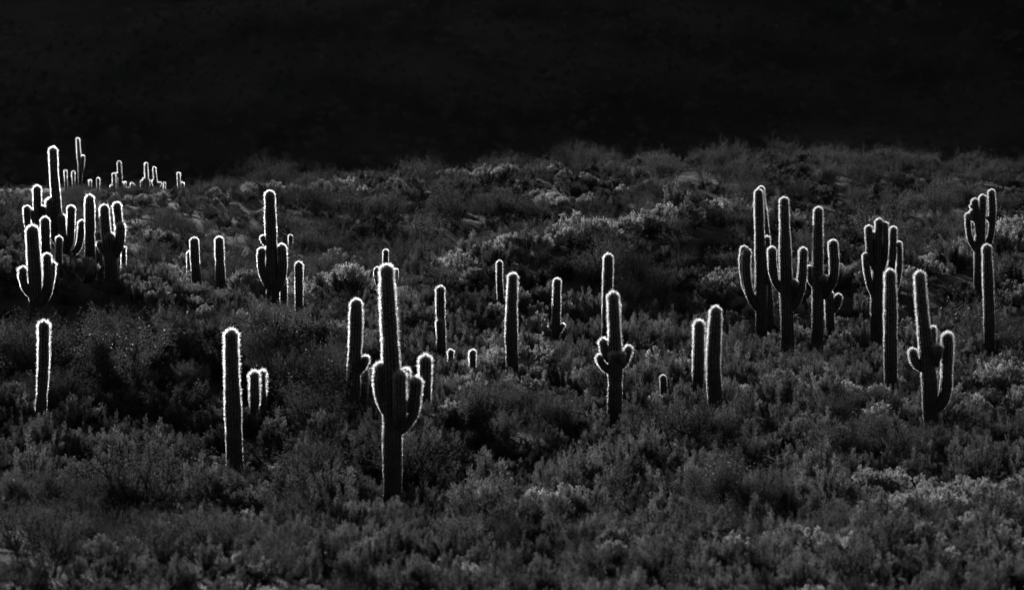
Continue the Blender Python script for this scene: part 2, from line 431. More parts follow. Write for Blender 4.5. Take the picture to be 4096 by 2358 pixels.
# far saguaros, distance 300 m
FARS = [
 ([('t', [(348,62,58),(352,160,62),(372,420,74),(395,680,84),(398,960,88)], 0), ('a', [(444,392,66),(450,470,68),(440,600,66),(415,720,60)], 0)],
  'tallest far ridge saguaro with a single arm joined high on its side', 960),
 ([('t', [(106,686,52),(108,760,54),(118,950,50)], 0)], 'short plain saguaro at the end of the far row, beyond the far one-armed saguaro', 940),
 ([('t', [(259,702,56),(260,780,56),(265,950,52)], 0)], 'short plain saguaro right beside the far one-armed saguaro', 940),
 ([('t', [(586,870,52),(586,920,52),(586,980,52)], 0)], 'stubby dim far saguaro on a bare patch of ridge', 970),
 ([('t', [(742,835,58),(743,890,58),(743,980,54)], 0)], 'dim far saguaro stub with a bush at its shoulder', 970),
 ([('t', [(1150,512,66),(1152,600,70),(1165,760,80),(1172,1000,84)], 0), ('a', [(1115,738,36),(1112,780,42),(1140,830,44)], 0)],
  'far ridge saguaro with one small round bud on its left', 1040),
 ([('t', [(1047,745,56),(1050,820,58),(1058,1060,64)], 0)], 'far saguaro column standing close to the budded ridge saguaro', 1050),
 ([('t', [(1000,970,46),(1000,1020,50),(1000,1100,50)], 0)], 'tiny far saguaro at the foot of the ridge column', 1085),
 ([('t', [(1208,918,58),(1212,980,60),(1215,1110,62)], 0)], 'far saguaro stub, wider of a touching twin pair on ridge', 1090),
 ([('t', [(1266,914,32),(1266,980,34),(1264,1100,36)], 0)], 'far saguaro stub, thinner of a touching twin pair on ridge', 1080),
 ([('t', [(1355,1012,42),(1355,1060,46),(1355,1140,48)], 0)], 'smallest of three dim clustered far saguaro stubs', 1120),
 ([('t', [(1399,926,48),(1400,980,52),(1400,1130,54)], 0)], 'tallest of three dim clustered far saguaro stubs', 1110),
 ([('t', [(1440,964,48),(1442,1020,52),(1444,1140,54)], 0)], 'middle-sized of three dim clustered far saguaro stubs', 1120),
 ([('t', [(1675,535,56),(1676,620,60),(1684,800,64),(1690,1080,70)], 0), ('a', [(1640,832,48),(1638,900,50),(1640,1000,50),(1660,1050,50)], 0),
   ('a', [(1592,888,44),(1590,950,48),(1600,1030,48),(1650,1070,46)], 0), ('a', [(1722,868,36),(1726,950,38),(1724,1020,38),(1700,1060,38)], 0)],
  'far ridge saguaro with three low arms stepped down its sides', 1060),
 ([('t', [(1834,622,48),(1838,700,52),(1856,860,62),(1864,1080,66)], 0), ('a', [(1820,868,44),(1818,930,46),(1838,1010,46)], 0),
   ('a', [(1914,918,40),(1912,960,42),(1890,1000,42)], 0), ('a', [(1954,920,38),(1950,965,40),(1915,1010,40),(1880,1020,40)], .1)],
  'far leaning ridge saguaro with a knot of curled arms at its side', 1070),
 ([('t', [(2038,922,36),(2034,980,38),(2030,1110,40)], 0)], 'thin far saguaro rising behind a tiny rounded one', 1090),
 ([('t', [(2020,1070,60),(2022,1120,62),(2022,1200,62)], 0)], 'tiny rounded saguaro at the foot of a thin far one', 1170),
 ([('t', [(2188,1070,54),(2188,1110,58),(2188,1170,58)], 0)], 'saguaro tip barely clearing the ridge shrubs', 1110),
 ([('t', [(2308,730,50),(2310,800,54),(2322,1070,62)], 0)], 'taller far saguaro of the last pair along the ridge', 1070),
 ([('t', [(2384,918,54),(2386,980,58),(2388,1080,60)], 0)], 'shorter far saguaro of the last pair along the ridge', 1070),
]
SAG += [(Z11, 300, b, cols, lab, None) for cols, lab, b in FARS]

def win(Z, x, y):
    return Z[1] + Z[0] * x, Z[2] + Z[0] * y

# ------------------------------------------------------------------ terrain: a thin-plate surface through points of known distance
CTRL = []            # (u, v, d) on the shrub tops
for u in (-700, 300, 1300, 2048, 2800, 3800, 4800):
    CTRL += [(u, 2420, 44), (u, 2150, 53)]
CTRL += [(-200,1930,62),(300,1900,64),(2500,1930,65),(3200,1930,65),(4300,1900,66),(-400,1650,74),(400,1650,75),(3300,1680,76),(4300,1650,78),(3100,1560,84),
 (0,1400,83),(600,1420,82),(300,1085,97.5),(600,1150,96),(800,1215,95),(950,1270,94),(350,1300,91),(700,1330,90),(900,1345,88),(1100,1350,89),(-300,1330,88),(1500,1300,103),(2500,1300,104),(2700,1370,98),(3400,1330,108),(4300,1380,102),
 (500,1040,104),(-200,1000,106),(620,1120,104),
 (1380,1120,118),(1900,1020,122),(2200,940,125),(2650,860,132),(2900,800,142),
 (1500,1000,150),(1400,900,158),(1000,900,156),(1800,830,166),(1400,800,170),(2200,780,172),
 (1100,735,178),(1500,715,184),(2050,675,190),(6000,655,195),(3200,620,204),(3700,640,204),(4300,700,200),
 (-300,800,152),(150,795,154),(300,800,156),(600,825,164),(800,790,170),(500,930,136),(100,900,134),(800,960,140),
 (2500,1100,116),(2900,1050,125),(3300,1050,131),(3000,900,146),(3500,900,156),(3600,760,180),(2900,740,176),
 (3600,1085,119),(4000,965,126),(4250,920,127),(4000,890,152),(4000,1075,118),(4250,1040,119),(3750,1130,114),(3800,1200,112),(4250,1230,112)]
PTS = []
for Z, d, b, cols, lab, sh in SAG:
    if d < 200:
        x, y = cols[0][1][-1][0], b
        u, v = win(Z, x, y)
        p = px(u, v, d); PTS.append((p.x, p.y, p.z - 0.40))
for u, v, d in CTRL:
    p = px(u, v, d); PTS.append((p.x, p.y, p.z - (0.45 if d < 140 else .75)))
# hidden hollows, near ground under the camera, behind the ridge, far ridge
for u, d, z in [(450,120,.6),(0,120,.8),(-300,120,1.0),(1900,136,.6),(2500,147,1.9),(1500,134,.6),(4000,139,1.1),(4400,139,1.1)]:
    PTS.append(((u - 2048) / FPX * d, d, z))
for x in (-14, -7, 0, 7, 14):
    PTS += [(x, -6, -1.5), (x, 2, -1.8), (x, 12, -3.3), (x, 24, -4.5), (x, 34, -5.0)]
for u, z in [(-600,4.5),(300,4.6),(1000,6.0),(2048,7.3),(3000,8.6),(3700,8.6),(4700,7.6)]:
    PTS.append(((u - 2048) / FPX * 235, 235, z))
for u, v in [(-300,750),(0,748),(300,738),(420,752),(600,768),(760,772)]:
    p = px(u, v, 300); PTS.append((p.x, p.y, p.z - .3))
for u in (1200, 2048, 3000, 4300):
    PTS.append(((u - 2048) / FPX * 300, 300, 7.5))
for x in (-110, -60, 0, 60, 110):
    PTS += [(x, 370, 7), (x, 450, 9)]
PTS = np.array(PTS)
def _phi(r2):
    return np.where(r2 > 1e-9, 0.5 * r2 * np.log(np.maximum(r2, 1e-9)), 0)
SCL = 50.0
P2 = PTS[:, :2] / SCL
n_ = len(P2)
K = _phi(((P2[:, None] - P2[None]) ** 2).sum(-1)) + np.eye(n_) * 0.0012
Pm = np.hstack([np.ones((n_, 1)), P2])
A_ = np.block([[K, Pm], [Pm.T, np.zeros((3, 3))]])
sol = np.linalg.solve(A_, np.concatenate([PTS[:, 2], np.zeros(3)]))

def vnoise(x, y, s, seed):
    """cheap smooth value noise"""
    x = x / s; y = y / s
    xi = np.floor(x).astype(np.int64); yi = np.floor(y).astype(np.int64)
    fx = x - xi; fy = y - yi
    fx = fx * fx * (3 - 2 * fx); fy = fy * fy * (3 - 2 * fy)
    def h(a, b):
        k = (a * 374761393 + b * 668265263 + seed * 974634777) & 0xffffffff
        k = ((k ^ (k >> 13)) * 1274126177) & 0xffffffff
        return ((k ^ (k >> 16)) & 0xffff) / 65535.0
    return (h(xi, yi) * (1 - fx) + h(xi + 1, yi) * fx) * (1 - fy) + (h(xi, yi + 1) * (1 - fx) + h(xi + 1, yi + 1) * fx) * fy

def terr(x, y):
    x = np.atleast_1d(np.asarray(x, float)); y = np.atleast_1d(np.asarray(y, float))
    out = np.empty(len(x))
    for i in range(0, len(x), 20000):
        q = np.stack([x[i:i+20000], y[i:i+20000]], 1) / SCL
        r2 = ((q[:, None] - P2[None]) ** 2).sum(-1)
        out[i:i+20000] = _phi(r2) @ sol[:n_] + sol[n_] + q @ sol[n_+1:]
    out += (vnoise(x, y, 3.0, 1) - .5) * .22 + (vnoise(x, y, 1.1, 2) - .5) * .1
    return out

def grid_mesh(name, xs_of_y, ys, nx, hfun, m):
    X = []; Y = []
    for y in ys:
        a, b = xs_of_y(y)
        X.append(np.linspace(a, b, nx)); Y.append(np.full(nx, y))
    X = np.concatenate(X); Y = np.concatenate(Y)
    Zz = hfun(X, Y)
    ny = len(ys)
    i = np.arange(nx * ny).reshape(ny, nx)
    F = np.stack([i[:-1, :-1], i[:-1, 1:], i[1:, 1:], i[1:, :-1]], -1).reshape(-1, 4)
    return mesh_np(name, np.stack([X, Y, Zz], 1), F4=F, m=m, smooth=True)

HALF = math.tan(HFOV / 2)
ys = np.concatenate([np.linspace(-8, 36, 40), np.linspace(37, 210, 300), np.linspace(211, 455, 110)])
ground = obj('ground', grid_mesh('ground', lambda y: (-(HALF * 1.35 * abs(y) + 12), HALF * 1.35 * abs(y) + 12), ys, 170, terr, M_GROUND))
tag(ground, kind='structure')

def mount_h(x, y):
    t = np.clip((y - 446) / 170.0, 0, 1)
    ridge = 76 + 4 * np.sin(x / 70.0 + 1.0) + 6 * (vnoise(x, y * 0, 60, 5) - .5)
    gully = (vnoise(x, y * .25, 38, 6) - .5) * 10 + (vnoise(x, y * .5, 15, 8) - .5) * 3 + (vnoise(x, y, 5, 9) - .5) * 1.6
    z = 4 + t * ridge + gully * np.clip(t * 6, 0, 1)
    back = np.clip((y - 616) / 200.0, 0, 1)
    return z - back * 40
mys = np.concatenate([np.linspace(446, 620, 120), np.linspace(630, 820, 16)])
mountain = obj('mountain', grid_mesh('mountain', lambda y: (-330, 330), mys, 260, mount_h, M_ROCK))
tag(mountain, kind='structure')

# ------------------------------------------------------------------ saguaro builder
def smooth_path(P, Wd, step):
    """Catmull-Rom through P (n,3) with widths, resampled at about STEP metres"""
    P = np.asarray(P, float); Wd = np.asarray(Wd, float)
    n = len(P)
    if n == 2:
        P = np.array([P[0], P.mean(0), P[1]]); Wd = np.array([Wd[0], Wd.mean(), Wd[1]]); n = 3
    Q = np.vstack([2 * P[0] - P[1], P, 2 * P[-1] - P[-2]])
    Ww = np.concatenate([[Wd[0]], Wd, [Wd[-1]]])
    op = []; ow = []
    for i in range(n - 1):
        t = np.linspace(0, 1, 12, endpoint=False)[:, None]
        a, b, c, d = Q[i], Q[i+1], Q[i+2], Q[i+3]
        op.append(.5 * ((2*b) + (c-a)*t + (2*a-5*b+4*c-d)*t*t + (-a+3*b-3*c+d)*t**3))
        ow.append((Ww[i+1] * (1 - t) + Ww[i+2] * t)[:, 0])
    op.append(P[-1:]); ow.append(Wd[-1:])
    op = np.vstack(op); ow = np.concatenate(ow)
    s = np.concatenate([[0], np.cumsum(np.linalg.norm(np.diff(op, axis=0), axis=1))])
    L = s[-1]
    return op, ow, s, L

def column(pts, wid, d, rng, arm, fuzz=1.0):
    """returns (skin mesh data, spine mesh data): a ribbed tube with a domed tip and rows of spines on the ribs"""
    op, ow, s, L = smooth_path(pts, wid, .1)
    r0 = ow[0] * .5
    k = 1 if d < 95 else (1.35 if d < 200 else 2.5)
    dome = np.array([0.0, .03, .1, .22, .4, .62, .85, 1.1]) * r0
    body = np.arange(1.1 * r0 + .07 * k, L, .08 * k)
    S = np.concatenate([dome, body, [L]])
    S = S[S <= L]
    ctr = np.stack([np.interp(S, s, op[:, j]) for j in range(3)], 1)
    rad = np.interp(S, s, ow) * .5
    q = np.clip(S / (1.1 * r0), 0, 1)
    rad = rad * np.sqrt(np.clip(1 - (1 - q) ** 2, 0, 1))
    # gentle bulges from wet and dry years
    ph = rng.uniform(0, 20)
    rad = rad * (1 + .032 * np.sin(S * 4.1 + ph) + .022 * np.sin(S * 9.7 + ph * 2) + .014 * np.sin(S * 17.3 + ph * 3))
    for _ in range(int(rng.integers(1, 4))):                      # pinches from frost and drought
        c0 = rng.uniform(.25, .95) * L
        rad = rad * (1 - rng.uniform(.03, .09) * np.exp(-((S - c0) / .07) ** 2))
    tan = np.gradient(ctr, axis=0)
    tan[0] = tan[1] if len(tan) > 1 else tan[0]
    tan /= np.maximum(np.linalg.norm(tan, axis=1, keepdims=True), 1e-9)
    ref = np.array([0, 1.0, 0])
    e1 = np.cross(tan, ref); e1 /= np.linalg.norm(e1, axis=1, keepdims=True)
    e2 = np.cross(tan, e1)
    if d < 95: ribs, per = int(np.clip(round(np.max(rad) * 80), 12, 19)), 3
    elif d < 200: ribs, per = int(np.clip(round(np.max(rad) * 75), 11, 15)), 2
    else: ribs, per = 8, 2
    ns = ribs * per
    th = np.arange(ns) / ns * 2 * np.pi + rng.uniform(0, 1)
    prof = 1 + .08 * np.cos(np.arange(ns) / per * 2 * np.pi)
    rr = rad[:, None] * prof[None]
    V = ctr[:, None] + rr[..., None] * (np.cos(th)[None, :, None] * e1[:, None] + np.sin(th)[None, :, None] * e2[:, None])
    nr = len(S)
    i = np.arange(nr * ns).reshape(nr, ns)
    F = np.stack([i[:-1], np.roll(i[:-1], -1, 1), np.roll(i[1:], -1, 1), i[1:]], -1).reshape(-1, 4)
    # spines
    if d < 95: ds, per_a, ln, wd = .032, 11, .063, .0082
    elif d < 200: ds, per_a, ln, wd = .040, 10, .056, .0105
    else: ds, per_a, ln, wd = .08, 9, .08, .03
    Ls = L if not arm else L * .93
    sa = np.concatenate([np.linspace(0.004, 1.1 * r0, 9 if d < 200 else 6), np.arange(1.1 * r0 + ds, Ls, ds)])
    SP = np.repeat(sa, ribs); TH = np.tile(th[::per], len(sa))
    SP = SP + rng.normal(0, ds * .25, len(SP)); SP = np.clip(SP, .001, L)
    SP = np.repeat(SP, per_a); TH = np.repeat(TH, per_a)
    if not arm:                                                  # and sparser on the old foot
        kp = rng.uniform(0, 1, len(SP)) < np.clip(.03 + 1.6 * (1 - SP / L), 0, 1)
        SP, TH = SP[kp], TH[kp]
    c = np.stack([np.interp(SP, S, ctr[:, j]) for j in range(3)], 1)
    t_ = np.stack([np.interp(SP, S, tan[:, j]) for j in range(3)], 1)
    a1 = np.stack([np.interp(SP, S, e1[:, j]) for j in range(3)], 1)
    a2 = np.stack([np.interp(SP, S, e2[:, j]) for j in range(3)], 1)
    r = np.interp(SP, S, rad)
    out = np.cos(TH)[:, None] * a1 + np.sin(TH)[:, None] * a2
    base = c + out * (r * 1.045)[:, None]
    qq = np.clip(SP / (1.1 * r0), 0, 1)
    nrm = out * np.sqrt(np.clip(qq, 0, 1))[:, None] - t_ * ((1 - qq) ** .8)[:, None]
    nrm /= np.maximum(np.linalg.norm(nrm, axis=1, keepdims=True), 1e-6)
    dirv = nrm + rng.normal(0, .5, nrm.shape)
    dirv /= np.linalg.norm(dirv, axis=1, keepdims=True)
    up = np.clip(1 - SP / max(L, .5), 0, 1)                      # spines get shorter down the old stem
    length = ln * fuzz * (.06 + 1.2 * up ** .85) * rng.uniform(.5, 1.25, len(SP))
    length = np.where(qq < 1, length * 1.15, length) * np.where(rng.uniform(0, 1, len(SP)) < .05, 1.45, 1.0)
    side = np.cross(dirv, rng.normal(0, 1, dirv.shape)); side /= np.maximum(np.linalg.norm(side, axis=1, keepdims=True), 1e-6)
    w = wd * rng.uniform(.6, 1.2, len(SP))
    tip = base + dirv * length[:, None]
    SV = np.stack([base - side * w[:, None] * .5, base + side * w[:, None] * .5, tip], 1).reshape(-1, 3)
    SF = np.arange(len(SV)).reshape(-1, 3)
    return (V.reshape(-1, 3), F), (SV, SF)

BASES = []            # (x, y, short label, u, v_base, d, half width px)
for k, (Z, d, b, cols, lab, short) in enumerate(SAG):
    rng = np.random.default_rng(100 + k)
    tr = cols[0][1]
    ub, vb = win(Z, tr[-1][0], tr[-1][1])
    bx = (ub - FW / 2) / FPX * d
    gz = float(terr([bx], [d])[0])
    root = bpy.data.objects.new('saguaro_cactus', None)
    C.objects.link(root)
    root.location = (bx, d, gz)
    root.empty_display_size = .2
    tag(root, lab, 'cactus', 'saguaros on the far ridge' if d > 200 else 'saguaros standing in the scrub')
    wpx = max(t[2] for t in tr) * Z[0] * .5
    if d < 200:
        for typ, pts, dy in cols[1:]:
            if win(Z, 0, max(p[1] for p in pts))[1] > win(Z, 0, b)[1] - 70:
                wpx = max(wpx, max(abs(win(Z, p[0], 0)[0] - ub) + p[2] * Z[0] * .5 for p in pts) * .9)
    BASES.append((bx, d, short or 'the far ridge saguaros', ub, win(Z, 0, b)[1], d, wpx))
    small = (win(Z, 0, tr[-1][1])[1] - win(Z, 0, tr[0][1])[1]) / FPX * d < 1.9
    for typ, pts, dy in cols:
        P = []; Wd = []
        n = len(pts)
        for j, (x, y, w) in enumerate(pts):
            u, v = win(Z, x, y)
            if typ == 'a':
                f = 1 - max(0, (j - (n - 3)) / 2.0) if n > 2 else 1
                dd = d + dy * f
            else:
                dd = d
            p = px(u, v, d)
            P.append((p.x, dd, p.z)); Wd.append(w * Z[0] / FPX * d * .93)
        # the trace includes the spines on the tip
        P[0] = (P[0][0], P[0][1], P[0][2] - .03)
        if typ == 't':
            if P[-1][2] > gz - .12:
                P.append((P[-1][0], P[-1][1], gz - .2)); Wd.append(Wd[-1] * .98)
            else:
                P[-1] = (P[-1][0], P[-1][1], gz - .2) if P[-1][2] < gz - .4 and P[-2][2] > gz + .1 else P[-1]
        fz = .35 if 'dead-looking' in lab else ((1.25 if d < 90 else .85) if small and d < 200 else 1.0)
        (V, F), (SV, SF) = column(P, Wd, d, rng, typ == 'a', fz)
        off = np.array(root.location)
        nm = 'trunk' if typ == 't' else 'arm'
        part = obj(nm, mesh_np(nm, V - off, F4=F, m=M_SKIN, smooth=True), root)
        sp = obj('spines', mesh_np('spines', SV - off, F3=SF, m=M_SPINE), part)
        tag(sp, kind='stuff')

# ------------------------------------------------------------------ shrub prototypes
def leaf_quads(base, dirv, length, width, rng):
    """thin diamond leaves"""
    side = np.cross(dirv, rng.normal(0, 1, dirv.shape))
    side /= np.maximum(np.linalg.norm(side, axis=1, keepdims=True), 1e-6)
    mid = base + dirv * (length * .55)[:, None]
    V = np.stack([base, mid + side * (width * .5)[:, None], base + dirv * length[:, None], mid - side * (width * .5)[:, None]], 1).reshape(-1, 3)
    return V

def twigs(segs):
    """three-sided tapered sticks; segs: list of (p0, p1, r0, r1)"""
    V = []; F = []
    for p0, p1, r0, r1 in segs:
        p0 = np.array(p0); p1 = np.array(p1)
        t = p1 - p0; L = np.linalg.norm(t)
        if L < 1e-5: continue
        t /= L
        a = np.cross(t, [0.3, 0.8, 0.5]); a /= np.linalg.norm(a); b = np.cross(t, a)
        k = len(V)
        for p, r in ((p0, r0), (p1, r1)):
            for j in range(3):
                an = j * 2.0944
                V.append(p + r * (math.cos(an) * a + math.sin(an) * b))
        for j in range(3):
            F.append((k + j, k + (j + 1) % 3, k + 3 + (j + 1) % 3, k + 3 + j))
    return np.array(V), np.array(F)

def make_dome(seed, rx, h, nb, nl, ll, lw, brush, spread, m):
    """bushy dome of upright brush-like twigs; brush = length of the leafy tip"""
    rng = np.random.default_rng(seed)
    segs = []; LV = []
    lobes = [(rng.uniform(-.5, .5) * rx, rng.uniform(-.5, .5) * rx, rng.uniform(.7, 1.1)) for _ in range(4)]
    for i in range(nb):
        a = rng.uniform(0, 2 * np.pi); q = math.sqrt(rng.uniform(0, 1))
        lo = lobes[i % 4]
        x = math.cos(a) * q * rx * .75 + lo[0] * .6; y = math.sin(a) * q * rx * .75 + lo[1] * .6
        top = h * lo[2] * (1 - .45 * q * q) * rng.uniform(.75, 1.12)
        p0 = np.array([x * .12, y * .12, -.05]); p1 = np.array([x * .6, y * .6, top * .45]); p2 = np.array([x, y, top])
        segs += [(p0, p1, .011, .007), (p1, p2, .007, .003)]
        d = (p2 - p1); d /= np.linalg.norm(d)
        d = d + np.array([0, 0, .6]); d /= np.linalg.norm(d)
        t = rng.uniform(0, 1, nl) ** .8
        b = p2 - d * (brush * (1 - t))[:, None] + rng.normal(0, 1, (nl, 3)) * (spread * (.45 + .55 * t))[:, None]
        dv = d + rng.normal(0, .45, (nl, 3)); dv /= np.linalg.norm(dv, axis=1, keepdims=True)
        LV.append(leaf_quads(b, dv, ll * rng.uniform(.6, 1.3, nl), lw * rng.uniform(.6, 1.3, nl), rng))
    V = np.vstack(LV)
    tv, tf = twigs(segs)
    return (mesh_np('foliage', V, F4=np.arange(len(V)).reshape(-1, 4), m=m), mesh_np('stems', tv, F4=tf, m=M_STEM))

def make_vase(seed, h, nb, nl, ll, lw, m, openness=.55, curve=.2):
    """creosote-like: many dark stems fanning up from the base, small leaves on the outer half"""
    rng = np.random.default_rng(seed)
    segs = []; LV = []
    def grow(p, d, L, r, lev):
        n = 4 if lev == 0 else 3
        for k in range(n):
            d = d + rng.normal(0, .13, 3) + np.array([0, 0, curve * .25]); d = d / np.linalg.norm(d)
            p2 = p + d * L / n
            segs.append((p, p2, r * (1 - .55 * k / n), r * (1 - .55 * (k + 1) / n)))
            if lev < 2 and (k > 0 or lev > 0):
                for _ in range(2 if lev == 0 else 1):
                    dd = d + rng.normal(0, .5, 3) + np.array([0, 0, .1]); dd /= np.linalg.norm(dd)
                    grow(p2, dd, L * rng.uniform(.35, .55), r * .45, lev + 1)
            if lev >= 1 or k >= 2:
                c = nl
                t = rng.uniform(0, 1, c)[:, None]
                b = p + (p2 - p) * t + rng.normal(0, .035, (c, 3))
                dv = d + rng.normal(0, .8, (c, 3)); dv /= np.linalg.norm(dv, axis=1, keepdims=True)
                LV.append(leaf_quads(b, dv, ll * rng.uniform(.6, 1.3, c), lw * rng.uniform(.6, 1.3, c), rng))
            p = p2
    for i in range(nb):
        a = rng.uniform(0, 2 * np.pi); tilt = rng.uniform(.1, 1) * openness
        d = np.array([math.cos(a) * tilt, math.sin(a) * tilt, 1.0]); d /= np.linalg.norm(d)
        grow(np.array([math.cos(a) * .08, math.sin(a) * .08, -.05]), d, h * rng.uniform(.7, 1.05), .014, 0)
    V = np.vstack(LV)
    tv, tf = twigs(segs)
    return (mesh_np('foliage', V, F4=np.arange(len(V)).reshape(-1, 4), m=m), mesh_np('stems', tv, F4=tf, m=M_STEM))

PROTO = {
 'pale': [make_dome(s, .50, .62, 46, 75, .042, .018, .14, .026, M_PALE) for s in (11, 12, 13)],
 'bursage': [make_dome(s, .55, .62, 46, 66, .055, .018, .24, .028, M_BURS) for s in (21, 22, 23, 24)],
 'brush': [make_dome(s, .42, .85, 34, 95, .075, .011, .44, .024, M_BROOM) for s in (31, 32, 33)],
 'creosote': [make_vase(s, 1.35, 17, 9, .034, .019, M_CREO) for s in (41, 42, 43)],
 'twiggy': [make_vase(s, .95, 13, 3, .035, .014, M_TWIG, .75, .1) for s in (51, 52)],
}
WORDS = {
 'pale': ('pale_shrub', 'pale brittle shrub', 'shrub'),
 'bursage': ('bursage_shrub', 'rounded grey bursage shrub', 'shrub'),
 'brush': ('broom_shrub', 'upright feathery broom shrub', 'shrub'),
 'creosote': ('creosote_bush', 'open fan-stemmed creosote bush', 'bush'),
 'twiggy': ('twiggy_shrub', 'sparse dark-stemmed twiggy shrub', 'shrub'),
}

# ------------------------------------------------------------------ scatter
rng = np.random.default_rng(5)
cand = []
y = 30.0
while y < 232:
    step = .41 if y < 62 else .53 if y < 112 else (.72 if y < 150 else .85)
    hw = HALF * y * 1.16 + 2.5
    xs = np.arange(-hw, hw, step)
    xx = xs + rng.uniform(-.5, .5, len(xs)) * step
    yy = y + rng.uniform(-.5, .5, len(xs)) * step
    cand.append(np.stack([xx, yy], 1))
    y += step
y = 262.0
while y < 335:
    hw = HALF * y * 1.1
    xs = np.arange(-hw, hw * .3, 1.3)
    cand.append(np.stack([xs + rng.uniform(-.6, .6, len(xs)), y + rng.uniform(-.6, .6, len(xs))], 1))
    y += 1.3
cand = np.vstack(cand)
cx, cy = cand[:, 0], cand[:, 1]
cz = terr(cx, cy)
U = FW / 2 + cx / cy * FPX
Vp = FH / 2 - (cz + .4) / cy * FPX
n1 = vnoise(cx, cy, 4.5, 21); n2 = vnoise(cx, cy, 2.2, 22); n3 = vnoise(cx, cy, 9.0, 23)
rnd = rng.uniform(0, 1, len(cx)); rnd2 = rng.uniform(0, 1, len(cx))
SPUR = np.array([(p.x, p.y) for p in (px(1250, 1150, 114), px(1380, 1120, 118), px(1900, 1020, 122), px(2200, 940, 125), px(2650, 860, 132), px(2900, 800, 142))])
MOUND = np.array([(p.x, p.y) for p in (px(3550, 1090, 119), px(3700, 1050, 121), px(4000, 965, 126), px(4250, 920, 127))])
kinds = np.array(['bursage'] * len(cx), dtype=object)
keep = np.ones(len(cx), bool)
scale = np.clip(np.exp(rng.normal(-.02, .28, len(cx))), .5, 1.8)
base_xy = np.array([(b[0], b[1]) for b in BASES])
SXY = (math.sin(SUN_AZ), math.cos(SUN_AZ))
LOST = ('the young saguaro lost in the creosote', 'the barely visible saguaro tip')
for i in range(len(cx)):
    u, v, d = U[i], Vp[i], cy[i]
    a, q = rnd[i], n1[i] * .6 + n2[i] * .4
    leftmid = max(0, 1 - ((u - 750) / 900) ** 2 - ((d - 81) / 8.5) ** 2) if d < 120 else 0
    right = min(1, max(0, (u - 1900) / 1200))  # a paler shrub mix to the right stands in for veiling light
    # distance from the sunlit crests, whose light is painted in with pale shrubs
    c1 = np.interp(cx[i], SPUR[:, 0], SPUR[:, 1]) - d if SPUR[0, 0] - 3 < cx[i] < SPUR[-1, 0] + 3 else 99
    c2 = np.interp(cx[i], MOUND[:, 0], MOUND[:, 1]) - d if cx[i] > MOUND[0, 0] else 99
    crest = max(math.exp(-((c1 - .5) / 3.0) ** 2), math.exp(-((c2 - .3) / 2.2) ** 2))
    bank = (2.2 < c2 < 8) or (3.5 < c1 < 7) or (d < 97.5 and d > 90 and u < 1000 and d < np.interp(u, [0, 300, 950], [95, 96, 92.5]))
    rim = u < 1000 and abs(d - np.interp(u, [0, 300, 600, 950], [98.5, 98, 96.5, 94.5])) < 1.3
    gloom = u > 2700 and d > 160  # upper right slope, shaded by planting sparse dark shrubs
    hollow = (-26 < c1 < -4) or (-12 < c2 < -3) or (1300 > u > 150 and 116 < d < 160) or gloom
    if d < 61:
        q2 = q - .05 * right + (.08 if 1500 < u < 2600 and 50 < d < 61 else 0) - (.14 if u < 450 else 0)  # fewer pale shrubs at far left paint its dark corner in
        kd = 'pale' if q2 > .6 and rnd2[i] > .5 else ('brush' if a < .62 else ('bursage' if a < .93 else 'twiggy'))
        gap = n3[i] * .55 + n1[i] * .45 < (.5 if u < 350 else .36)
        if gap:
            kd = 'twiggy' if a < .6 else 'bursage'; keep[i] = rnd2[i] < .4
        scale[i] *= .52
    elif bank:
        kd = 'twiggy' if a < .6 else 'bursage'
        keep[i] = rnd2[i] < .35  # thin, dark growth paints shade onto the steep faces
        scale[i] *= .6
    elif rim:
        kd = 'pale' if a < .4 else 'bursage'  # pale shrubs paint the lit edge of the hillock
        scale[i] *= .8
    elif leftmid > 0.1:
        if a < .08 * leftmid:
            kd = 'creosote'
            if d > 82: scale[i] = min(scale[i], .7)
        else:
            kd = 'twiggy' if q < .5 else 'bursage'
            keep[i] = rnd2[i] < .6
    elif crest > .35 and d > 105:
        kd = 'pale' if a < .65 else 'brush'
        scale[i] *= 1.1
    elif hollow:
        kd = 'pale' if q > .8 else ('twiggy' if q < .55 else 'bursage')
        keep[i] = rnd2[i] < (.7 if gloom else .5)  # thinned dark shrubs stand in for shade in the hollows
        scale[i] *= .8
    elif d < 112:
        kd = 'pale' if q > .70 - .1 * right else ('brush' if q > .42 - .14 * right else ('bursage' if q > .3 else ('creosote' if a < .06 else 'twiggy')))
        if q < .3: keep[i] = rnd2[i] < .6
        scale[i] *= .72
    else:
        ridge = d > 168 and d < 206
        kd = 'pale' if q > .68 - (.02 if ridge else 0) - .06 * right else ('bursage' if q > .42 else ('twiggy' if a > .06 else 'creosote'))
        keep[i] = rnd2[i] < (.85 if q > .5 else .42)
    if rnd2[i] > .94 and not bank and not gloom and kd != 'creosote' and d < 110: kd = 'pale'; keep[i] = True; scale[i] *= .8
    if gloom:
        kd = 'twiggy' if q < .5 else 'bursage'
        keep[i] = rnd2[i] < (.3 if q < .5 else .75)
        scale[i] *= 1.15
    if d > 140 and u < 1000: scale[i] = min(scale[i] * .75, .9)
    if d > 250: kd = 'bursage'; keep[i] = rnd2[i] < .5; scale[i] = min(scale[i], .8)
    if kd == 'creosote': scale[i] = min(1.4, scale[i] * 1.1) if d < 105 else min(.6, scale[i] * .5)
    # nothing grows inside a cactus
    dd = ((base_xy - (cx[i], cy[i])) ** 2).sum(1).min()
    if dd < .32 ** 2: keep[i] = False
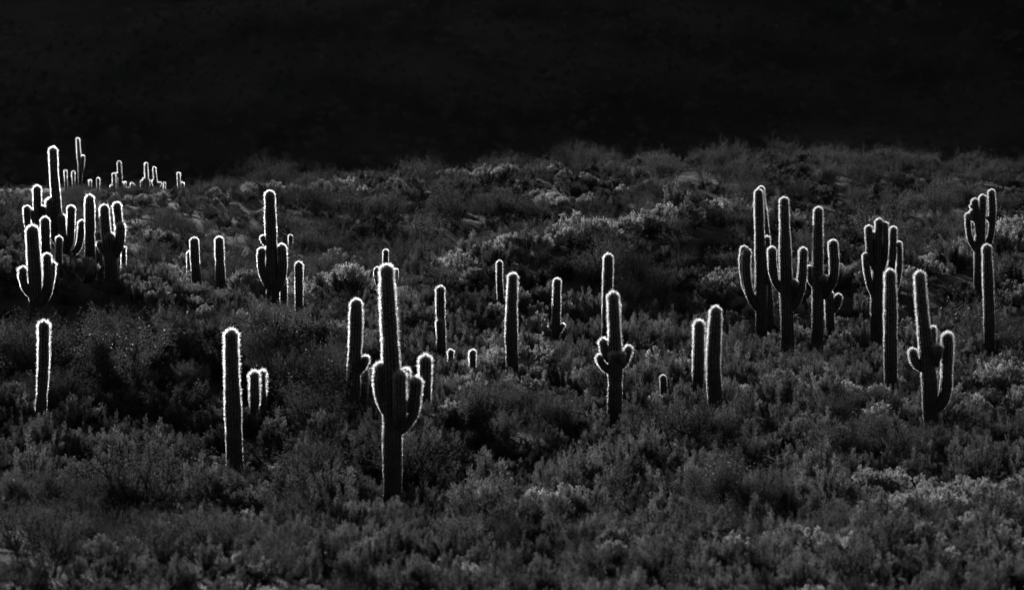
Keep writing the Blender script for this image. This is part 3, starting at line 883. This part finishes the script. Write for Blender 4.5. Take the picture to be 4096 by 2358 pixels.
    # no tall bush stands between the sun and a saguaro's stem
    if kd in ('creosote', 'twiggy'):
        for bx, by, sh, ub, vb, bd, wp in BASES:
            if bd < 200 and sh not in LOST:
                al = (cx[i] - bx) * SXY[0] + (cy[i] - by) * SXY[1]
                pe = abs((cx[i] - bx) * SXY[1] - (cy[i] - by) * SXY[0])
                if .2 < al < 7 and pe < .8:
                    kd = 'bursage'; scale[i] = min(scale[i], .6)
                    break
    # bushes in front of a saguaro reach up to its visible foot, no higher
    H = {'creosote': 1.75, 'twiggy': 1.05, 'brush': .95, 'pale': .7, 'bursage': .7}
    if keep[i]:
        hh = H[kd] * scale[i]
        vt = FH / 2 - (cz[i] + hh) / d * FPX
        for bx, by, sh, ub, vb, bd, wp in BASES:
            if sh not in LOST and d - .3 < bd < d + 40 and bd < 200 and abs(u - ub) < wp + .45 * hh / d * FPX and vt < vb - 10:
                room = (FH / 2 - vb) / FPX * d - cz[i] + .06
                kd = 'bursage' if kd in ('creosote', 'twiggy') else kd
                if room < .25: keep[i] = False
                else: scale[i] = min(scale[i], room / H[kd])
                hh = H[kd] * scale[i]; vt = FH / 2 - (cz[i] + hh) / d * FPX
    kinds[i] = kd
keep &= rng.uniform(0, 1, len(cx)) < np.where(cy < 70, .8, np.where(cy < 112, .72, .62))
for u_, d_, s_ in [(1040, 84.6, .6), (1085, 85.0, .55), (1165, 85.5, .6), (1040, 87.2, .75), (1095, 87.6, .65), (1170, 88.2, .75), (1290, 82.0, 1.0), (1330, 84.5, .85), (1240, 83.5, .8)]:
    x_ = (u_ - FW / 2) / FPX * d_
    cx = np.append(cx, x_); cy = np.append(cy, d_); cz = np.append(cz, terr([x_], [d_])[0]); U = np.append(U, u_)
    Vp = np.append(Vp, FH / 2 - (cz[-1] + .4) / d_ * FPX); scale = np.append(scale, s_); kinds = np.append(kinds, 'creosote'); keep = np.append(keep, True)
sel = np.where(keep)[0]

# individuals: those that show largest, up to a limit for each kind; the rest is one mass
LIMIT = {'pale': 170, 'bursage': 240, 'brush': 130, 'creosote': 110, 'twiggy': 110}
indiv = set()
for kd, lim in LIMIT.items():
    ids = [i for i in sel if kinds[i] == kd and -120 < U[i] < FW + 120 and Vp[i] < FH + 10 and cy[i] < 125]
    ids.sort(key=lambda i: -scale[i] / cy[i])
    indiv.update(ids[:lim])
ROOTS = {}
IND = sorted(indiv)
FRONT = ('the lone slender column', 'the single armless column', 'the tall saguaro with three thick arms', 'the saguaro with a ruff of short arms',
         'the taller bowed neighbour', 'the plain column before the candelabra', 'the leaning saguaro with one straight arm')
LO = {k: np.percentile([scale[i] for i in IND if kinds[i] == k], 33) for k in LIMIT}
HI = {k: np.percentile([scale[i] for i in IND if kinds[i] == k], 67) for k in LIMIT}
used = {}
for i in sorted(indiv):
    kd = kinds[i]
    protos = PROTO[kd]
    j = int(rng.integers(len(protos)))
    nm, phrase, cat = WORDS[kd]
    root = bpy.data.objects.new(nm, None)
    C.objects.link(root)
    root.empty_display_size = .1
    root.location = (cx[i], cy[i], cz[i] - .02)
    root.rotation_euler = (rng.normal(0, .06), rng.normal(0, .06), rng.uniform(0, 6.283))
    s = scale[i]
    root.scale = (s * rng.uniform(.9, 1.15), s * rng.uniform(.9, 1.15), s)
    fo, st = protos[j]
    f = obj('foliage', fo, root); tag(f, kind='stuff')
    t = obj('stems', st, root); tag(t, kind='stuff')
    ROOTS.setdefault((kd, j), (f, t))
    if cy[i] < 62:
        near = min((b for b in BASES if b[5] < 90 and b[2] in FRONT), key=lambda b: abs(b[0] / b[1] - cx[i] / cy[i]))
        rel = ' downhill of '
    else:
        near = min(BASES, key=lambda b: (b[0] - cx[i]) ** 2 + (b[1] - cy[i]) ** 2)
        rel = ' near '
    o2 = min((k for k in IND if k != i), key=lambda k: (cx[k] - cx[i]) ** 2 + (cy[k] - cy[i]) ** 2)
    size = 'small' if s < LO[kd] else ('large' if s > HI[kd] else 'mid-sized')
    side = ' beside ' + WORDS[kinds[o2]][0].split('_')[0]
    lab = size + ' ' + phrase + side + rel + near[2]
    if len(lab.split()) > 16:
        side = ''
        lab = size + ' ' + phrase + rel + near[2]
    tag(root, lab, cat, size + ' ' + nm.replace('_', ' ') + ' plants' + side + rel + near[2])

# the mass of scrub: geometry-node instances of the same shrubs
def scatter_object(name, label, pts, rots, scs, variants, idx):
    me = bpy.data.meshes.new(name)
    me.vertices.add(len(pts)); me.vertices.foreach_set('co', np.asarray(pts, np.float32).ravel())
    at = me.attributes.new('rot', 'FLOAT_VECTOR', 'POINT'); at.data.foreach_set('vector', np.asarray(rots, np.float32).ravel())
    at = me.attributes.new('scl', 'FLOAT', 'POINT'); at.data.foreach_set('value', np.asarray(scs, np.float32))
    at = me.attributes.new('pick', 'INT', 'POINT'); at.data.foreach_set('value', np.asarray(idx, np.int32))
    o = obj(name, me)
    tag(o, label, 'scrub', None, 'stuff')
    g = bpy.data.node_groups.new(name, 'GeometryNodeTree')
    g.interface.new_socket('Geometry', in_out='INPUT', socket_type='NodeSocketGeometry')
    g.interface.new_socket('Geometry', in_out='OUTPUT', socket_type='NodeSocketGeometry')
    N, Lk = g.nodes, g.links
    gi = N.new('NodeGroupInput'); go = N.new('NodeGroupOutput')
    inst = N.new('GeometryNodeInstanceOnPoints')
    inst.inputs['Pick Instance'].default_value = True
    g2i = N.new('GeometryNodeGeometryToInstance')
    for fo, st in reversed(variants):
        jn = N.new('GeometryNodeJoinGeometry')
        for ob in (fo, st):
            oi = N.new('GeometryNodeObjectInfo'); oi.inputs['Object'].default_value = ob
            oi.transform_space = 'ORIGINAL'
            Lk.new(oi.outputs['Geometry'], jn.inputs[0])
        Lk.new(jn.outputs[0], g2i.inputs[0])
    for an, typ, sock in (('rot', 'FLOAT_VECTOR', 'Rotation'), ('scl', 'FLOAT', 'Scale'), ('pick', 'INT', 'Instance Index')):
        na = N.new('GeometryNodeInputNamedAttribute'); na.data_type = typ; na.inputs['Name'].default_value = an
        Lk.new(na.outputs['Attribute'], inst.inputs[sock])
    Lk.new(gi.outputs[0], inst.inputs['Points'])
    Lk.new(g2i.outputs[0], inst.inputs['Instance'])
    Lk.new(inst.outputs[0], go.inputs[0])
    md = o.modifiers.new('scatter', 'NODES'); md.node_group = g
    return o

keys = sorted(ROOTS)
kidx = {}
for n_i, (kd, j) in enumerate(keys): kidx.setdefault(kd, []).append(n_i)
rest = [i for i in sel if i not in indiv]
pts = [(cx[i], cy[i], cz[i] - .02) for i in rest]
rots = [(rng.normal(0, .06), rng.normal(0, .06), rng.uniform(0, 6.283)) for i in rest]
scs = [scale[i] * (1.1 if cy[i] > 112 else 1.0) for i in rest]
idx = [kidx[kinds[i]][int(rng.integers(len(kidx[kinds[i]])))] for i in rest]
scatter_object('desert_scrub', 'dense mass of grey desert scrub covering the whole hillside', pts, rots, scs, [ROOTS[k] for k in keys], idx)

# mountain scrub
mx_, my_ = rng.uniform(-190, 190, 6000), rng.uniform(452, 560, 6000)
mz_ = mount_h(mx_, my_)
scatter_object('mountain_scrub', 'dark scrub scattered over the shaded mountain face', np.stack([mx_, my_, mz_ - .1], 1),
               np.stack([np.zeros(6000), np.zeros(6000), rng.uniform(0, 6.28, 6000)], 1), rng.uniform(.7, 1.5, 6000),
               [ROOTS[k] for k in keys], [kidx['twiggy'][int(rng.integers(len(kidx['twiggy'])))] for _ in range(6000)])

# ------------------------------------------------------------------ haze
def haze_box():
    x0, x1, y0, y1, z0, z1 = -345, 345, -14, 835, -8, 100
    V = [(x, y, z) for z in (z0, z1) for y in (y0, y1) for x in (x0, x1)]
    F = [(0, 2, 3, 1), (4, 5, 7, 6), (0, 1, 5, 4), (2, 6, 7, 3), (0, 4, 6, 2), (1, 3, 7, 5)]
    m, n, l = mat('haze_air')
    out = n.new('ShaderNodeOutputMaterial')
    pv = n.new('ShaderNodeVolumePrincipled')
    pv.inputs['Color'].default_value = (1, 1, 1, 1)
    pv.inputs['Density'].default_value = HAZE_D
    pv.inputs['Anisotropy'].default_value = 0.5
    l.new(pv.outputs[0], out.inputs['Volume'])
    o = obj('haze', mesh_np('haze', V, F4=F, m=m))
    tag(o, 'thin sunlit haze hanging in the air over the hillside', 'haze', None, 'stuff')
HAZE_D = 0.000003
haze_box()
